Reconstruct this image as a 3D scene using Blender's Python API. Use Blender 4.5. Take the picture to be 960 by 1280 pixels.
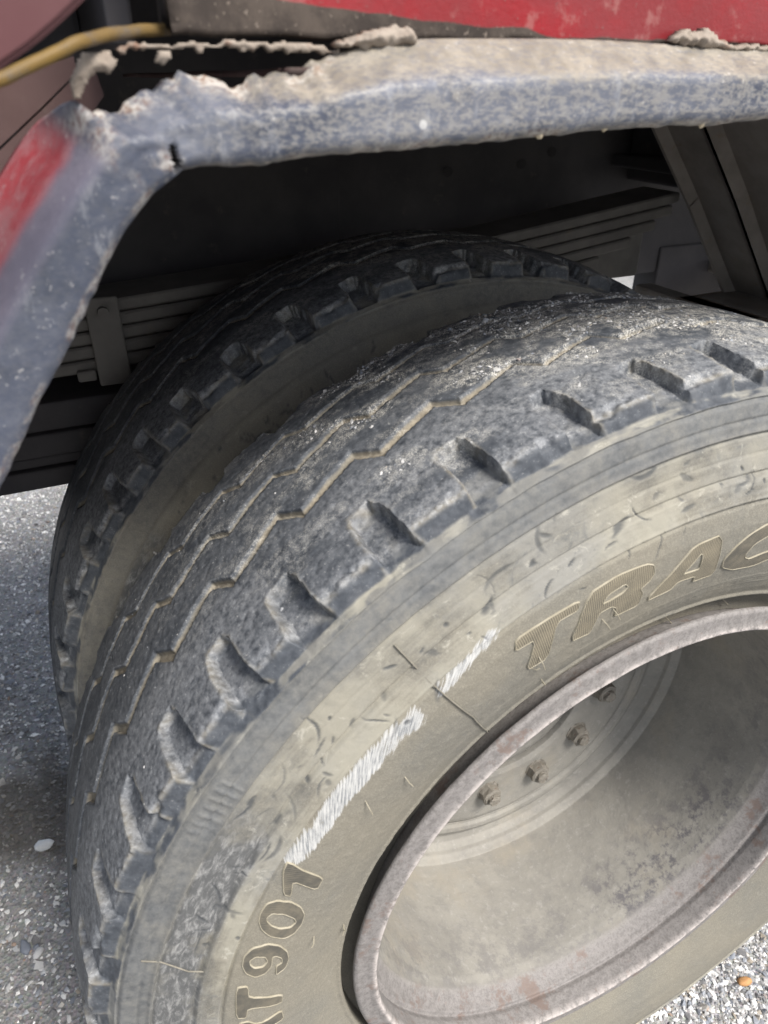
import bpy, bmesh, math, random
import numpy as np
from mathutils import Vector, Matrix
from mathutils.geometry import tessellate_polygon
rad = math.radians
random.seed(4)
scn = bpy.context.scene
COL = scn.collection
for o in list(bpy.data.objects): bpy.data.objects.remove(o)

# ------------------------------------------------------------------ camera
CAM = np.array([-0.4117, -0.4372, 1.1915]); YAW, PITCH, FPX = 0.41775, 0.53768, 908.05
fw = np.array([math.sin(YAW)*math.cos(PITCH), math.cos(YAW)*math.cos(PITCH), -math.sin(PITCH)])
rt = np.array([math.cos(YAW), -math.sin(YAW), 0.0]); up = np.cross(rt, fw)
cd = bpy.data.cameras.new('camera'); cam = bpy.data.objects.new('camera', cd); COL.objects.link(cam)
M = Matrix.Identity(4)
for i in range(3):
    M[i][0], M[i][1], M[i][2], M[i][3] = rt[i], up[i], -fw[i], CAM[i]
cam.matrix_world = M
cd.sensor_fit = 'VERTICAL'; cd.sensor_height = 36; cd.lens = FPX/1280*36
cd.clip_start = .01; cd.clip_end = 300
cd.dof.use_dof = True; cd.dof.focus_distance = .72; cd.dof.aperture_fstop = 10
scn.camera = cam

# ------------------------------------------------------------------ light
SUN_AZ, SUN_EL = rad(-64), rad(51)          # direction towards the sun: azimuth measured from +X
sd = Vector((math.cos(SUN_EL)*math.cos(SUN_AZ), math.cos(SUN_EL)*math.sin(SUN_AZ), math.sin(SUN_EL)))
w = bpy.data.worlds.new('World'); scn.world = w; w.use_nodes = True
nt = w.node_tree; bg = nt.nodes['Background']
sk = nt.nodes.new('ShaderNodeTexSky'); sk.sky_type = 'NISHITA'; sk.sun_disc = False
sk.sun_elevation = SUN_EL; sk.sun_rotation = math.pi/2 - SUN_AZ
sk.dust_density = 2.5
hz = nt.nodes.new('ShaderNodeHueSaturation'); hz.inputs['Saturation'].default_value = .55     # milky, hazy sky
nt.links.new(sk.outputs[0], hz.inputs['Color']); nt.links.new(hz.outputs[0], bg.inputs[0]); bg.inputs[1].default_value = .088
sl = bpy.data.lights.new('sun', 'SUN'); sl.energy = 2.4; sl.angle = rad(20); sl.color = (1, .95, .88)
so = bpy.data.objects.new('sun', sl); COL.objects.link(so)
so.rotation_euler = (-sd).to_track_quat('-Z', 'Y').to_euler()
scn.view_settings.view_transform = 'Standard'; scn.view_settings.look = 'None'
scn.view_settings.gamma = 1; scn.view_settings.use_curve_mapping = False
scn.view_settings.exposure = 1.25

# ------------------------------------------------------------------ helpers
R = 0.5155; GZ = 0.022; DUAL = 0.355
def ray(px, py):
    d = fw*FPX + rt*(px-480) + up*(640-py); return d/np.linalg.norm(d)
def on_y(px, py, y):
    d = ray(px, py); return CAM + d*((y-CAM[1])/d[1])
def on_x(px, py, x):
    d = ray(px, py); return CAM + d*((x-CAM[0])/d[0])
def on_z(px, py, z):
    d = ray(px, py); return CAM + d*((z-CAM[2])/d[2])
TAB = np.random.default_rng(7).random((256, 256))
def vn(x, y, seed=0):
    x = np.asarray(x, float)+seed*17.31; y = np.asarray(y, float)+seed*9.77
    xi = np.floor(x).astype(int); yi = np.floor(y).astype(int); fx = x-xi; fy = y-yi
    fx = fx*fx*(3-2*fx); fy = fy*fy*(3-2*fy)
    a = TAB[xi % 256, yi % 256]; b = TAB[(xi+1) % 256, yi % 256]; c = TAB[xi % 256, (yi+1) % 256]; d = TAB[(xi+1) % 256, (yi+1) % 256]
    return (a*(1-fx)+b*fx)*(1-fy)+(c*(1-fx)+d*fx)*fy
def fbm(x, y, seed=0, n=4):
    v = 0; a = .5; t = 0
    for k in range(n):
        v = v+a*vn(x*2**k, y*2**k, seed+k*3); t += a; a *= .5
    return v/t
def sst(a, b, x):
    t = np.clip((x-a)/(b-a), 0, 1); return t*t*(3-2*t)
def tag(o, label=None, cat=None, group=None, kind=None):
    if label: o['label'] = label
    if cat: o['category'] = cat
    if group: o['group'] = group
    if kind: o['kind'] = kind
    return o
def empty(name, loc=(0, 0, 0)):
    o = bpy.data.objects.new(name, None); COL.objects.link(o); o.location = loc; o.empty_display_size = .05; return o
def link(name, me, mat, parent=None, smooth=False):
    o = bpy.data.objects.new(name, me); COL.objects.link(o)
    if mat and not me.materials: me.materials.append(mat)
    if parent: o.parent = parent
    if smooth: me.polygons.foreach_set('use_smooth', np.ones(len(me.polygons), bool))
    return o
def pmesh(name, V, F, mat, parent=None, smooth=False):
    me = bpy.data.meshes.new(name); me.from_pydata([tuple(map(float, v)) for v in V], [], [tuple(map(int, f)) for f in F]); me.update()
    return link(name, me, mat, parent, smooth)
def bmobj(name, bm, mat, parent=None, smooth=False, recalc=True):
    if recalc: bmesh.ops.recalc_face_normals(bm, faces=bm.faces)
    me = bpy.data.meshes.new(name); bm.to_mesh(me); bm.free(); return link(name, me, mat, parent, smooth)
def box(bm, x0, x1, y0, y1, z0, z1, bev=0.0):
    r = bmesh.ops.create_cube(bm, size=1)
    vs = r['verts']
    for v in vs:
        v.co = Vector(((x0+x1)/2+v.co.x*(x1-x0), (y0+y1)/2+v.co.y*(y1-y0), (z0+z1)/2+v.co.z*(z1-z0)))
    if bev:
        es = list({e for v in vs for e in v.link_edges})
        bmesh.ops.bevel(bm, geom=es, offset=bev, segments=2, profile=.5, affect='EDGES')
def tube(pts, r, n=10, closed=False):
    pts = [Vector(p) for p in pts]; V = []; F = []; N = len(pts)
    nrm = None
    for i, p in enumerate(pts):
        a = pts[max(i-1, 0)]; b = pts[min(i+1, N-1)]; t = (b-a).normalized()
        if nrm is None: nrm = t.orthogonal().normalized()
        nrm = (nrm-t*nrm.dot(t)).normalized(); bn = t.cross(nrm)
        rr = r[i] if hasattr(r, '__len__') else r
        for k in range(n):
            q = 2*math.pi*k/n; V.append(p+(nrm*math.cos(q)+bn*math.sin(q))*rr)
    for i in range(N-1):
        for k in range(n):
            F.append((i*n+k, i*n+(k+1) % n, (i+1)*n+(k+1) % n, (i+1)*n+k))
    F.append(tuple(range(n))[::-1]); F.append(tuple((N-1)*n+k for k in range(n)))
    return V, F

# ------------------------------------------------------------------ materials
class NT:
    def __init__(s, name):
        s.m = bpy.data.materials.new(name); s.m.use_nodes = True; s.t = s.m.node_tree
        s.b = s.t.nodes['Principled BSDF']; s.b.inputs['Specular IOR Level'].default_value = .35
    def n(s, typ, **k):
        nd = s.t.nodes.new(typ)
        for a, v in k.items(): setattr(nd, a, v)
        return nd
    def l(s, a, b): s.t.links.new(a, b)
    def coord(s, which='Object', scale=(1, 1, 1), rot=(0, 0, 0)):
        tc = s.n('ShaderNodeTexCoord'); mp = s.n('ShaderNodeMapping'); mp.inputs['Scale'].default_value = scale
        mp.inputs['Rotation'].default_value = rot
        s.l(tc.outputs[which], mp.inputs[0]); return mp.outputs[0]
    def noise(s, vec, scale, detail=4, rough=.55, dist=0):
        nd = s.n('ShaderNodeTexNoise'); nd.inputs['Scale'].default_value = scale; nd.inputs['Detail'].default_value = detail
        nd.inputs['Roughness'].default_value = rough; nd.inputs['Distortion'].default_value = dist
        s.l(vec, nd.inputs['Vector']); return nd.outputs['Fac']
    def voro(s, vec, scale, out='Distance', feature='F1'):
        nd = s.n('ShaderNodeTexVoronoi'); nd.feature = feature; nd.inputs['Scale'].default_value = scale; s.l(vec, nd.inputs['Vector']); return nd.outputs[out]
    def ramp(s, fac, lo, hi, a=0., b=1.):
        nd = s.n('ShaderNodeMapRange'); nd.interpolation_type = 'SMOOTHSTEP'
        nd.inputs[1].default_value = lo; nd.inputs[2].default_value = hi; nd.inputs[3].default_value = a; nd.inputs[4].default_value = b
        s.l(fac, nd.inputs[0]); return nd.outputs[0]
    def math(s, op, a, b=None):
        nd = s.n('ShaderNodeMath', operation=op)
        for i, v in enumerate((a, b)):
            if v is None: continue
            if isinstance(v, (int, float)): nd.inputs[i].default_value = v
            else: s.l(v, nd.inputs[i])
        return nd.outputs[0]
    def mix(s, fac, a, b, mode='MIX'):
        nd = s.n('ShaderNodeMix', data_type='RGBA', blend_type=mode)
        for i, v in ((0, fac), (6, a), (7, b)):
            if isinstance(v, (int, float)): nd.inputs[i].default_value = v
            elif isinstance(v, tuple): nd.inputs[i].default_value = (*v, 1)
            else: s.l(v, nd.inputs[i])
        return nd.outputs[2]
    def attr(s, name, out='Fac'):
        nd = s.n('ShaderNodeAttribute'); nd.attribute_name = name; return nd.outputs[out]
    def sep(s, vec):
        nd = s.n('ShaderNodeSeparateXYZ'); s.l(vec, nd.inputs[0]); return nd.outputs
    def done(s, col, rough=.85, bump=None, dist=.001, strength=.6, metal=0, bumps=()):
        if isinstance(col, tuple): s.b.inputs['Base Color'].default_value = (*col, 1)
        else: s.l(col, s.b.inputs['Base Color'])
        if isinstance(rough, (int, float)): s.b.inputs['Roughness'].default_value = rough
        else: s.l(rough, s.b.inputs['Roughness'])
        s.b.inputs['Metallic'].default_value = metal
        prev = None
        for h, d, st in ([(bump, dist, strength)] if bump is not None else [])+list(bumps):
            bn = s.n('ShaderNodeBump'); bn.inputs['Strength'].default_value = st; bn.inputs['Distance'].default_value = d
            s.l(h, bn.inputs['Height'])
            if prev is not None: s.l(prev, bn.inputs['Normal'])
            prev = bn.outputs[0]
        if prev is not None: s.l(prev, s.b.inputs['Normal'])
        return s.m

def tyre_material(name, dustiness):
    t = NT(name); o = t.coord('Object'); uv = t.coord('UV')
    fine = t.noise(o, 900, 3, .6); mid = t.noise(o, 160, 5, .65); big = t.noise(o, 26, 5, .6); patch = t.noise(o, 9, 4, .55)
    dust = t.attr('dust'); tread = t.attr('tread'); scuf_lit = t.attr('scuff_lit'); chalk = t.attr('chalk'); worn = t.attr('worn')
    rub = t.mix(t.ramp(mid, .25, .8), (.040, .046, .056), (.084, .093, .107))
    rub = t.mix(t.math('MULTIPLY', t.ramp(big, .5, .72), .45), rub, (.14, .145, .155))
    # pale grey rubbed smudges of the tread; its lit shoulder is painted lighter too
    sm = t.math('MULTIPLY', t.math('MULTIPLY', tread, scuf_lit), t.ramp(t.math('ADD', t.math('MULTIPLY', t.noise(o, 300, 5, .7), .6), t.math('MULTIPLY', mid, .4)), .32, .70))
    col = t.mix(t.math('MULTIPLY', sm, .75), rub, (.27, .28, .295))
    spk = t.math('MULTIPLY', t.ramp(t.noise(o, 620, 3, .6), .60, .68), t.ramp(mid, .44, .6))
    col = t.mix(t.math('MULTIPLY', t.math('MULTIPLY', spk, tread), .55*dustiness), col, (.50, .50, .49))
    # khaki dust
    dm = t.math('ADD', t.math('MULTIPLY', dust, 1.25), t.math('MULTIPLY', t.math('SUBTRACT', t.math('ADD', t.math('MULTIPLY', big, .4), t.math('MULTIPLY', mid, .6)), .5), .9))
    dcol = t.mix(t.ramp(patch, .35, .65), (.178, .165, .134), (.148, .142, .123))
    dcol = t.mix(t.math('MULTIPLY', t.ramp(fine, .4, .7), .3), dcol, (.36, .335, .275))
    upz = t.attr('upper'); dcol = t.mix(t.math('MULTIPLY', upz, t.ramp(t.noise(o, 40, 4, .6), .62, .38, .62, .95)), dcol, (.175, .177, .172))
    col = t.mix(t.math('MULTIPLY', t.ramp(dm, .25, .95), t.ramp(dust, 0, .12)), col, dcol)
    # pale chalky band of the upper sidewall, streaked along the run of the tyre
    st = t.noise(t.coord('UV', (26, 210, 1)), 1, 4, .6)
    pale = t.attr('pale')
    pm = t.math('MULTIPLY', pale, t.ramp(t.math('ADD', t.math('MULTIPLY', st, .35), t.math('MULTIPLY', big, .65)), .36, .58))
    col = t.mix(t.math('MULTIPLY', pm, .9), col, t.mix(t.ramp(patch, .4, .6), (.290, .277, .230), (.240, .236, .217)))
    smu = t.math('MULTIPLY', t.ramp(t.noise(o, 62, 7, .75, 1.3), .52, .66), t.ramp(patch, .38, .60))
    col = t.mix(t.math('MULTIPLY', smu, t.math('ADD', t.math('MULTIPLY', pale, .5), t.math('MULTIPLY', t.ramp(dust, .4, .6), .18))), col, (.105, .112, .115))
    lgt = t.ramp(t.noise(o, 85, 7, .75, .8), .56, .68)
    col = t.mix(t.math('MULTIPLY', lgt, t.math('ADD', t.math('MULTIPLY', pale, .45), t.math('MULTIPLY', t.ramp(dust, .4, .6), .12))), col, (.43, .415, .36))
    # rubbed dark and white abrasion low on the left
    ab = t.noise(t.coord('UV', (90, 200, 1), (0, 0, .3)), 1, 6, .75, .5)
    wc = t.mix(t.ramp(ab, .44, .70), (.095, .097, .098), (.29, .29, .285))
    col = t.mix(t.math('MULTIPLY', worn, t.ramp(big, .3, .5)), col, wc)
    # slanted white brush scuffs
    m1 = t.n('ShaderNodeMapping'); m1.inputs['Scale'].default_value = (55, 900, 1); t.l(t.coord('UV', (1, 1, 1), (0, 0, .62)), m1.inputs[0])
    bs = t.noise(m1.outputs[0], 1, 4, .7)
    ck = t.ramp(t.math('ADD', t.math('MULTIPLY', chalk, 1.0), t.math('MULTIPLY', t.math('SUBTRACT', bs, .5), 1.5)), .42, .58)
    cc = t.mix(t.ramp(bs, .36, .60), (.17, .18, .19), (.46, .46, .45))
    col = t.mix(t.math('MULTIPLY', ck, t.ramp(chalk, .05, .2)), col, cc)
    col = t.mix(t.math('MULTIPLY', t.ramp(t.attr('groove'), .25, .8), t.ramp(big, .36, .58, .25, .95)), col, t.mix(t.ramp(mid, .35, .65), (.18, .158, .122), (.285, .252, .195)))
    ck2 = t.math('MULTIPLY', t.attr('cake'), t.ramp(t.math('ADD', t.math('MULTIPLY', fine, .5), t.math('MULTIPLY', mid, .5)), .44, .60))
    col = t.mix(t.math('MULTIPLY', ck2, .9), col, t.mix(t.ramp(fine, .4, .62), (.24, .232, .21), (.54, .525, .48)))
    col = t.mix(t.math('MULTIPLY', t.attr('edge'), .42), col, t.mix(t.ramp(mid, .4, .6), (.30, .265, .195), (.36, .35, .32)))
    col = t.mix(t.math('MULTIPLY', t.attr('nick'), .85), col, (.055, .06, .066))
    rough = t.ramp(dm, .2, .9, .62, .93)
    h2 = t.math('ADD', mid, t.math('MULTIPLY', st, .15))
    return t.done(col, rough, None, bumps=((fine, .0004, .35), (h2, .0005, .35)))
MT = tyre_material('tyre rubber dusty', 1.0)

def m_simple(name, c1, c2, scale, rough=.85, bump=.5, bd=.001, c3=None, s3=60, lo3=.6, hi3=.7, coord='Object', cs=(1, 1, 1)):
    t = NT(name); o = t.coord(coord, cs); n1 = t.noise(o, scale, 6, .6); n2 = t.noise(o, s3, 5, .65)
    col = t.mix(t.ramp(n1, .3, .7), c1, c2)
    if c3: col = t.mix(t.ramp(n2, lo3, hi3), col, c3)
    return t.done(col, rough, t.math('ADD', n1, n2), bd, bump)
M_LET = None
def letter_material():
    t = NT('letter ribbed rubber'); uv = t.coord('UV'); wv = t.n('ShaderNodeTexWave'); wv.inputs['Scale'].default_value = 190
    t.l(t.coord('UV', (1, 0, 0)), wv.inputs['Vector']); o = t.coord('Object'); n = t.noise(o, 70, 5, .6)
    rib = t.attr('ribbed')
    c = t.mix(t.ramp(n, .35, .68), (.085, .080, .068), (.145, .130, .10))
    c = t.mix(t.math('MULTIPLY', t.math('MULTIPLY', wv.outputs['Fac'], rib), .7), c, (.27, .235, .165))
    return t.done(c, .85, wv.outputs['Fac'], .0006, .35)
M_LET = letter_material()
M_BEAD = m_simple('letter edge dusty', (.26, .235, .175), (.35, .32, .25), 90, .9, .3, .0004)
M_VENT = m_simple('moulding seam dusty', (.15, .14, .115), (.22, .205, .17), 120, .9, .3, .0004)

def rim_material(name, lip):
    t = NT(name); o = t.coord('Object'); n = t.noise(o, 14, 6, .6); f = t.noise(o, 140, 5, .7); s = t.noise(o, 420, 3, .6)
    rad_ = t.attr('lip')
    base = t.mix(t.ramp(n, .35, .65), (.205, .197, .178), (.25, .24, .215))
    base = t.mix(t.math('MULTIPLY', t.ramp(t.noise(o, 60, 6, .75), .46, .66), .35), base, (.150, .146, .14))
    base = t.mix(t.math('MULTIPLY', t.ramp(f, .54, .68), .4), base, (.33, .32, .30))
    tan = t.mix(t.math('MULTIPLY', t.ramp(t.noise(o, 9, 6, .65), .52, .70), .6), base, (.275, .25, .205))
    wear = t.attr('wear')
    tan = t.mix(t.math('MULTIPLY', wear, t.ramp(t.noise(o, 45, 6, .75), .46, .60)), tan, (.115, .11, .115))
    lipc = t.mix(t.ramp(t.math('ADD', t.math('MULTIPLY', f, .5), t.math('MULTIPLY', s, .5)), .38, .6), (.150, .141, .136), (.230, .217, .210))
    lipc = t.mix(t.ramp(t.noise(o, 26, 6, .75), .54, .64), lipc, (.165, .130, .115))
    lipc = t.mix(t.math('MULTIPLY', t.ramp(s, .55, .68), .5), lipc, (.13, .12, .125))
    c = t.mix(rad_, tan, lipc)
    cr = t.attr('crest')
    c = t.mix(t.math('MULTIPLY', cr, t.ramp(f, .30, .62)), c, (.46, .42, .40))
    return t.done(c, t.ramp(f, .3, .7, .55, .8), None, bumps=((f, .0012, .5), (s, .0005, .4)))
M_RIM = rim_material('rim steel worn', True)
M_NUT = m_simple('rusty nut', (.165, .150, .125), (.215, .20, .175), 90, .85, .6, .001, (.12, .07, .045), 120)

def guard_material():
    t = NT('mudguard weathered paint'); o = t.coord('Object')
    big = t.noise(o, 11, 6, .62); mid = t.noise(o, 60, 6, .7); fine = t.noise(o, 330, 4, .65)
    strk = t.noise(t.coord('Object', (1, 1, .35), (0, .3, 0)), 130, 5, .7)
    base = t.mix(t.ramp(big, .36, .62), (.055, .064, .092), (.118, .128, .160))
    base = t.mix(t.math('MULTIPLY', t.ramp(mid, .50, .72), .6), base, (.040, .047, .066))
    grain = t.noise(t.coord('Object', (.5, 1, 1)), 420, 4, .75)
    base = t.mix(t.math('MULTIPLY', t.math('MULTIPLY', t.ramp(grain, .42, .60), .5), t.attr('dusty')), base, (.32, .305, .275))
    base = t.mix(t.math('MULTIPLY', t.ramp(strk, .56, .68), .25), base, (.36, .37, .39))
    tan = t.attr('tan'); red = t.attr('red'); rust = t.attr('rust')
    td = t.mix(t.ramp(mid, .35, .65), (.18, .16, .13), (.28, .25, .205))
    tm = t.math('ADD', tan, t.math('MULTIPLY', t.math('SUBTRACT', t.math('ADD', t.math('MULTIPLY', fine, .55), t.math('MULTIPLY', mid, .45)), .5), 1.3))
    base = t.mix(t.math('MULTIPLY', t.math('MULTIPLY', t.ramp(tm, .30, 1.0), t.ramp(tan, 0, .1)), t.ramp(grain, .25, .62, .45, 1.0)), base, td)
    rm = t.math('ADD', red, t.math('ADD', t.math('MULTIPLY', t.math('SUBTRACT', big, .5), .7), t.math('MULTIPLY', t.math('SUBTRACT', mid, .5), .7)))
    rc = t.mix(t.ramp(mid, .35, .65), (.30, .045, .055), (.28, .11, .12))
    mv = t.mix(t.ramp(big, .35, .65), (.15, .138, .178), (.215, .185, .225))
    base = t.mix(t.math('MULTIPLY', t.attr('mauve'), t.ramp(mid, .25, .5, .6, .95)), base, mv)
    base = t.mix(t.math('MULTIPLY', t.ramp(rm, .25, .85), t.ramp(red, 0, .2)), base, rc)
    fl = t.math('MULTIPLY', t.ramp(fine, .6, .68), t.ramp(mid, .45, .6))
    base = t.mix(t.math('MULTIPLY', fl, .5), base, (.45, .44, .43))
    rs = t.math('MULTIPLY', rust, t.ramp(mid, .42, .6))
    base = t.mix(t.math('MULTIPLY', rs, .85), base, t.mix(t.ramp(fine, .38, .55), (.22, .14, .10), (.48, .45, .41)))
    spot = t.ramp(t.voro(o, 34), .085, .06)
    base = t.mix(t.math('MULTIPLY', spot, t.ramp(big, .5, .6)), base, (.42, .42, .42))
    return t.done(base, t.ramp(mid, .3, .7, .42, .75), None, bumps=((mid, .0007, .4), (grain, .0005, .4), (fine, .0003, .4)))
M_GUARD = guard_material()
M_SKIN = m_simple('mudguard sheet dusty', (.072, .042, .040), (.10, .062, .059), 12, .85, .4, .001, (.13, .11, .095), 40, .55, .75)
def red_material():
    t = NT('red body paint dirty'); o = t.coord('Object'); n = t.noise(o, 16, 6, .65); m = t.noise(o, 70, 6, .7); f = t.noise(o, 420, 3, .6)
    c = t.mix(t.ramp(n, .35, .65), (.25, .009, .015), (.185, .022, .026))
    c = t.mix(t.math('MULTIPLY', t.ramp(m, .55, .68), .5), c, (.30, .14, .13))
    d = t.attr('dirt'); dm = t.math('ADD', d, t.math('MULTIPLY', t.math('SUBTRACT', m, .5), .5))
    dc = t.mix(t.ramp(m, .35, .65), (.036, .028, .024), (.072, .057, .047))
    dc = t.mix(t.ramp(f, .62, .7), dc, (.20, .17, .14))
    c = t.mix(t.math('MULTIPLY', t.ramp(dm, .4, .65), t.ramp(d, 0, .05)), c, dc)
    c = t.mix(t.math('MULTIPLY', t.ramp(f, .66, .72), .6), c, (.14, .10, .09))
    return t.done(c, t.ramp(dm, .3, .7, .3, .85), t.math('ADD', m, f), .0007, .3)
M_RED = red_material()
M_MAUVE = m_simple('faded mauve red paint', (.080, .024, .027), (.10, .040, .043), 10, .6, .25, .001, (.33, .05, .06), 24, .66, .72)
M_WELD = m_simple('weld clump rusty', (.20, .165, .135), (.30, .26, .22), 70, .9, .9, .002, (.17, .10, .07), 45, .58, .7)
M_HOSE = m_simple('yellow hose dusty', (.17, .105, .024), (.115, .078, .034), 30, .6, .5, .001, (.10, .08, .06), 60, .48, .62)
M_DARK = m_simple('dark underbody steel', (.050, .047, .052), (.078, .073, .075), 9, .8, .4, .001, (.11, .10, .09), 30, .62, .8)
M_SPRING = m_simple('dusty spring steel', (.125, .118, .110), (.185, .174, .160), 14, .75, .4, .001, (.20, .175, .14), 34, .6, .8)
M_BROWN = m_simple('brown rusty brace', (.21, .19, .172), (.28, .255, .232), 18, .85, .5, .001, (.23, .19, .15), 60, .58, .75)
M_STRAW = m_simple('dry clod', (.48, .40, .28), (.58, .5, .36), 90, .9, .6, .001)

def dark_patch(t, col):  # darker brown patch with a noisy edge in the ground colour beside the tyre
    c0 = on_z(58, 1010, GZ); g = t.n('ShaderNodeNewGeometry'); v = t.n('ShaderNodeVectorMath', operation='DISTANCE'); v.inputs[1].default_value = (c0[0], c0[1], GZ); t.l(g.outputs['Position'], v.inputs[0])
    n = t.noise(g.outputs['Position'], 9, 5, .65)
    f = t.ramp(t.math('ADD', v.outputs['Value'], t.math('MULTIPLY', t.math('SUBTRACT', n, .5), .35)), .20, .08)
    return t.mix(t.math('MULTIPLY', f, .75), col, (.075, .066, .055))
def ground_material():
    t = NT('gritty asphalt'); o = t.coord('Object'); n = t.noise(o, 3.2, 5, .6); f = t.noise(o, 160, 5, .7); v = t.voro(o, 190, 'Color')
    v2 = t.voro(o, 190)
    c = t.mix(t.ramp(n, .35, .65), (.20, .19, .175), (.27, .26, .245))
    c = t.mix(.35, c, v, 'OVERLAY')
    hsv = t.n('ShaderNodeHueSaturation'); hsv.inputs['Saturation'].default_value = .22; t.l(c, hsv.inputs['Color'])
    return t.done(dark_patch(t, hsv.outputs[0]), .9, None, bumps=((v2, .004, .7), (f, .003, .6)))
M_GND = ground_material()
def grav_material(name, bright):
    t = NT(name); a = t.attr('tone'); h = t.attr('hue'); o = t.coord('Object'); f = t.noise(o, 240, 4, .65)
    c = t.mix(a, (.13, .13, .135), tuple(x*bright for x in (.66, .655, .64)))
    c = t.mix(t.math('MULTIPLY', t.ramp(h, .6, .9), .75), c, (.20, .225, .27))
    c = t.mix(t.math('MULTIPLY', t.ramp(h, .985, .99), .7), c, (.36, .23, .14))
    c = t.mix(t.math('MULTIPLY', t.ramp(h, .12, .0), .7), c, (.33, .28, .21))
    c = t.mix(t.math('MULTIPLY', t.ramp(f, .5, .7), .35), c, (.32, .31, .30))
    if 'chips' in name: c = dark_patch(t, c)
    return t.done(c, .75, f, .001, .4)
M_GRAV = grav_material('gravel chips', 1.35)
M_GRIT = grav_material('pale grit', .92)

# ------------------------------------------------------------------ ground
gv = []; gf = []
bm = bmesh.new(); bmesh.ops.create_grid(bm, x_segments=60, y_segments=60, size=40)
for v in bm.verts: v.co.z = GZ
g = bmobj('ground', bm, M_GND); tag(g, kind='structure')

def chips(name, pts, siz, mat, flat=.6, seed=1, parent=None, normals=None, tones=None):
    """many small angular stones joined as one mesh (12 triangles or fewer each)"""
    rng = np.random.default_rng(seed); n = len(pts)
    base = np.array([(1, 0, 0), (.2, .95, 0), (-.85, .5, 0), (-.7, -.65, 0), (.3, -.9, 0), (.1, .1, .9), (-.05, -.1, -.7)])
    F = np.array([(0, 1, 5), (1, 2, 5), (2, 3, 5), (3, 4, 5), (4, 0, 5), (1, 0, 6), (2, 1, 6), (3, 2, 6), (4, 3, 6), (0, 4, 6)])
    V = np.repeat(base[None], n, 0)*rng.uniform(.6, 1.25, (n, 7, 1)) + rng.normal(0, .12, (n, 7, 3))
    V[:, 5] += rng.normal(0, .35, (n, 3))*[1, 1, .2]
    V *= (np.asarray(siz)[:, None]*rng.uniform(.55, 1.2, (n, 3)))[:, None, :]*[1, 1, flat]
    a = rng.uniform(0, 6.283, n); ca, sa = np.cos(a), np.sin(a)
    x = V[..., 0]*ca[:, None]-V[..., 1]*sa[:, None]; y = V[..., 0]*sa[:, None]+V[..., 1]*ca[:, None]
    tl = rng.normal(0, .35, (n, 2)); z = V[..., 2]+x*tl[:, :1]+y*tl[:, 1:]
    V = np.stack([x, y, z], -1)
    if normals is not None:
        nz = normals; tx = np.stack([nz[:, 2], 0*nz[:, 0], -nz[:, 0]], -1); tx /= np.linalg.norm(tx, axis=1)[:, None]; ty = np.cross(nz, tx)
        V = V[..., :1]*tx[:, None]+V[..., 1:2]*ty[:, None]+V[..., 2:]*nz[:, None]
    V = V+np.asarray(pts)[:, None, :]
    FF = (F[None]+(np.arange(n)*7)[:, None, None]).reshape(-1, 3)
    me = bpy.data.meshes.new(name); me.vertices.add(n*7); me.vertices.foreach_set('co', V.reshape(-1))
    me.loops.add(len(FF)*3); me.loops.foreach_set('vertex_index', FF.reshape(-1).astype(np.int32))
    me.polygons.add(len(FF)); me.polygons.foreach_set('loop_start', np.arange(0, len(FF)*3, 3, dtype=np.int32))
    me.update(calc_edges=True); me.polygons.foreach_set('use_smooth', np.zeros(len(FF), bool))
    for nm, val in (('tone', rng.random(n)**1.5 if tones is None else tones), ('hue', rng.random(n))):
        at = me.attributes.new(nm, 'FLOAT', 'POINT'); at.data.foreach_set('value', np.repeat(val, 7).astype(np.float32))
    return link(name, me, mat, parent)
rng = np.random.default_rng(11)
def scatter(n, x0, x1, y0, y1):
    return np.stack([rng.uniform(x0, x1, n), rng.uniform(y0, y1, n), np.full(n, GZ)], -1)
P = np.vstack([scatter(46000, -1.0, -.1, .0, 2.4), scatter(46000, -.05, .75, -.5, .2), scatter(30000, -1.1, 1.9, -1.0, 2.6)])
sz = np.clip(np.exp(rng.normal(math.log(.0029), .45, len(P))), .0012, .0085)
P[:, 2] += sz*.12
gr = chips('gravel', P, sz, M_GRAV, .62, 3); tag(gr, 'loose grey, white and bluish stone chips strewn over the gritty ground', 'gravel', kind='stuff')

# ------------------------------------------------------------------ tyre
# outer half, from tread centre to bead: (half width, radius | groove-floor half width, radius)
HALF = [(0, R, 0, R-.002), (.045, R-.0009, .045, R-.012), (.058, R-.0018, .058, R-.0108), (.085, R-.0040, .083, R-.0142), (.1060, R-.0068, .1010, R-.0176),
        (.1078, R-.0096, .1053, R-.0192), (.1109, R-.0206, .1106, R-.0210), (.1165, R-.0236, .1165, R-.0238), (.1188, R-.0265, .1188, R-.0265), (.1215, R-.037, .1215, R-.037), (.1235, R-.0475, .1235, R-.0475),
        (.1258, R-.060, .1258, R-.06), (.1302, R-.079, .1302, R-.079), (.1335, R-.090, .1335, R-.09), (.1365, R-.102, .1365, R-.102), (.1384, R-.115, .1384, R-.115), (.1372, R-.135, .1372, R-.135),
        (.1335, R-.155, .1335, R-.155), (.1272, R-.175, .1272, R-.175), (.1188, R-.193, .1188, R-.193), (.1145, R-.2010, .1145, R-.2010), (.1150, R-.2045, .1150, R-.2045), (.1130, R-.2066, .1130, R-.2066), (.1040, R-.2076, .104, R-.2076), (.097, R-.2085, .097, R-.2085), (.0965, R-.2325, .0965, R-.2325)]
HALF = np.array(HALF)
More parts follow.
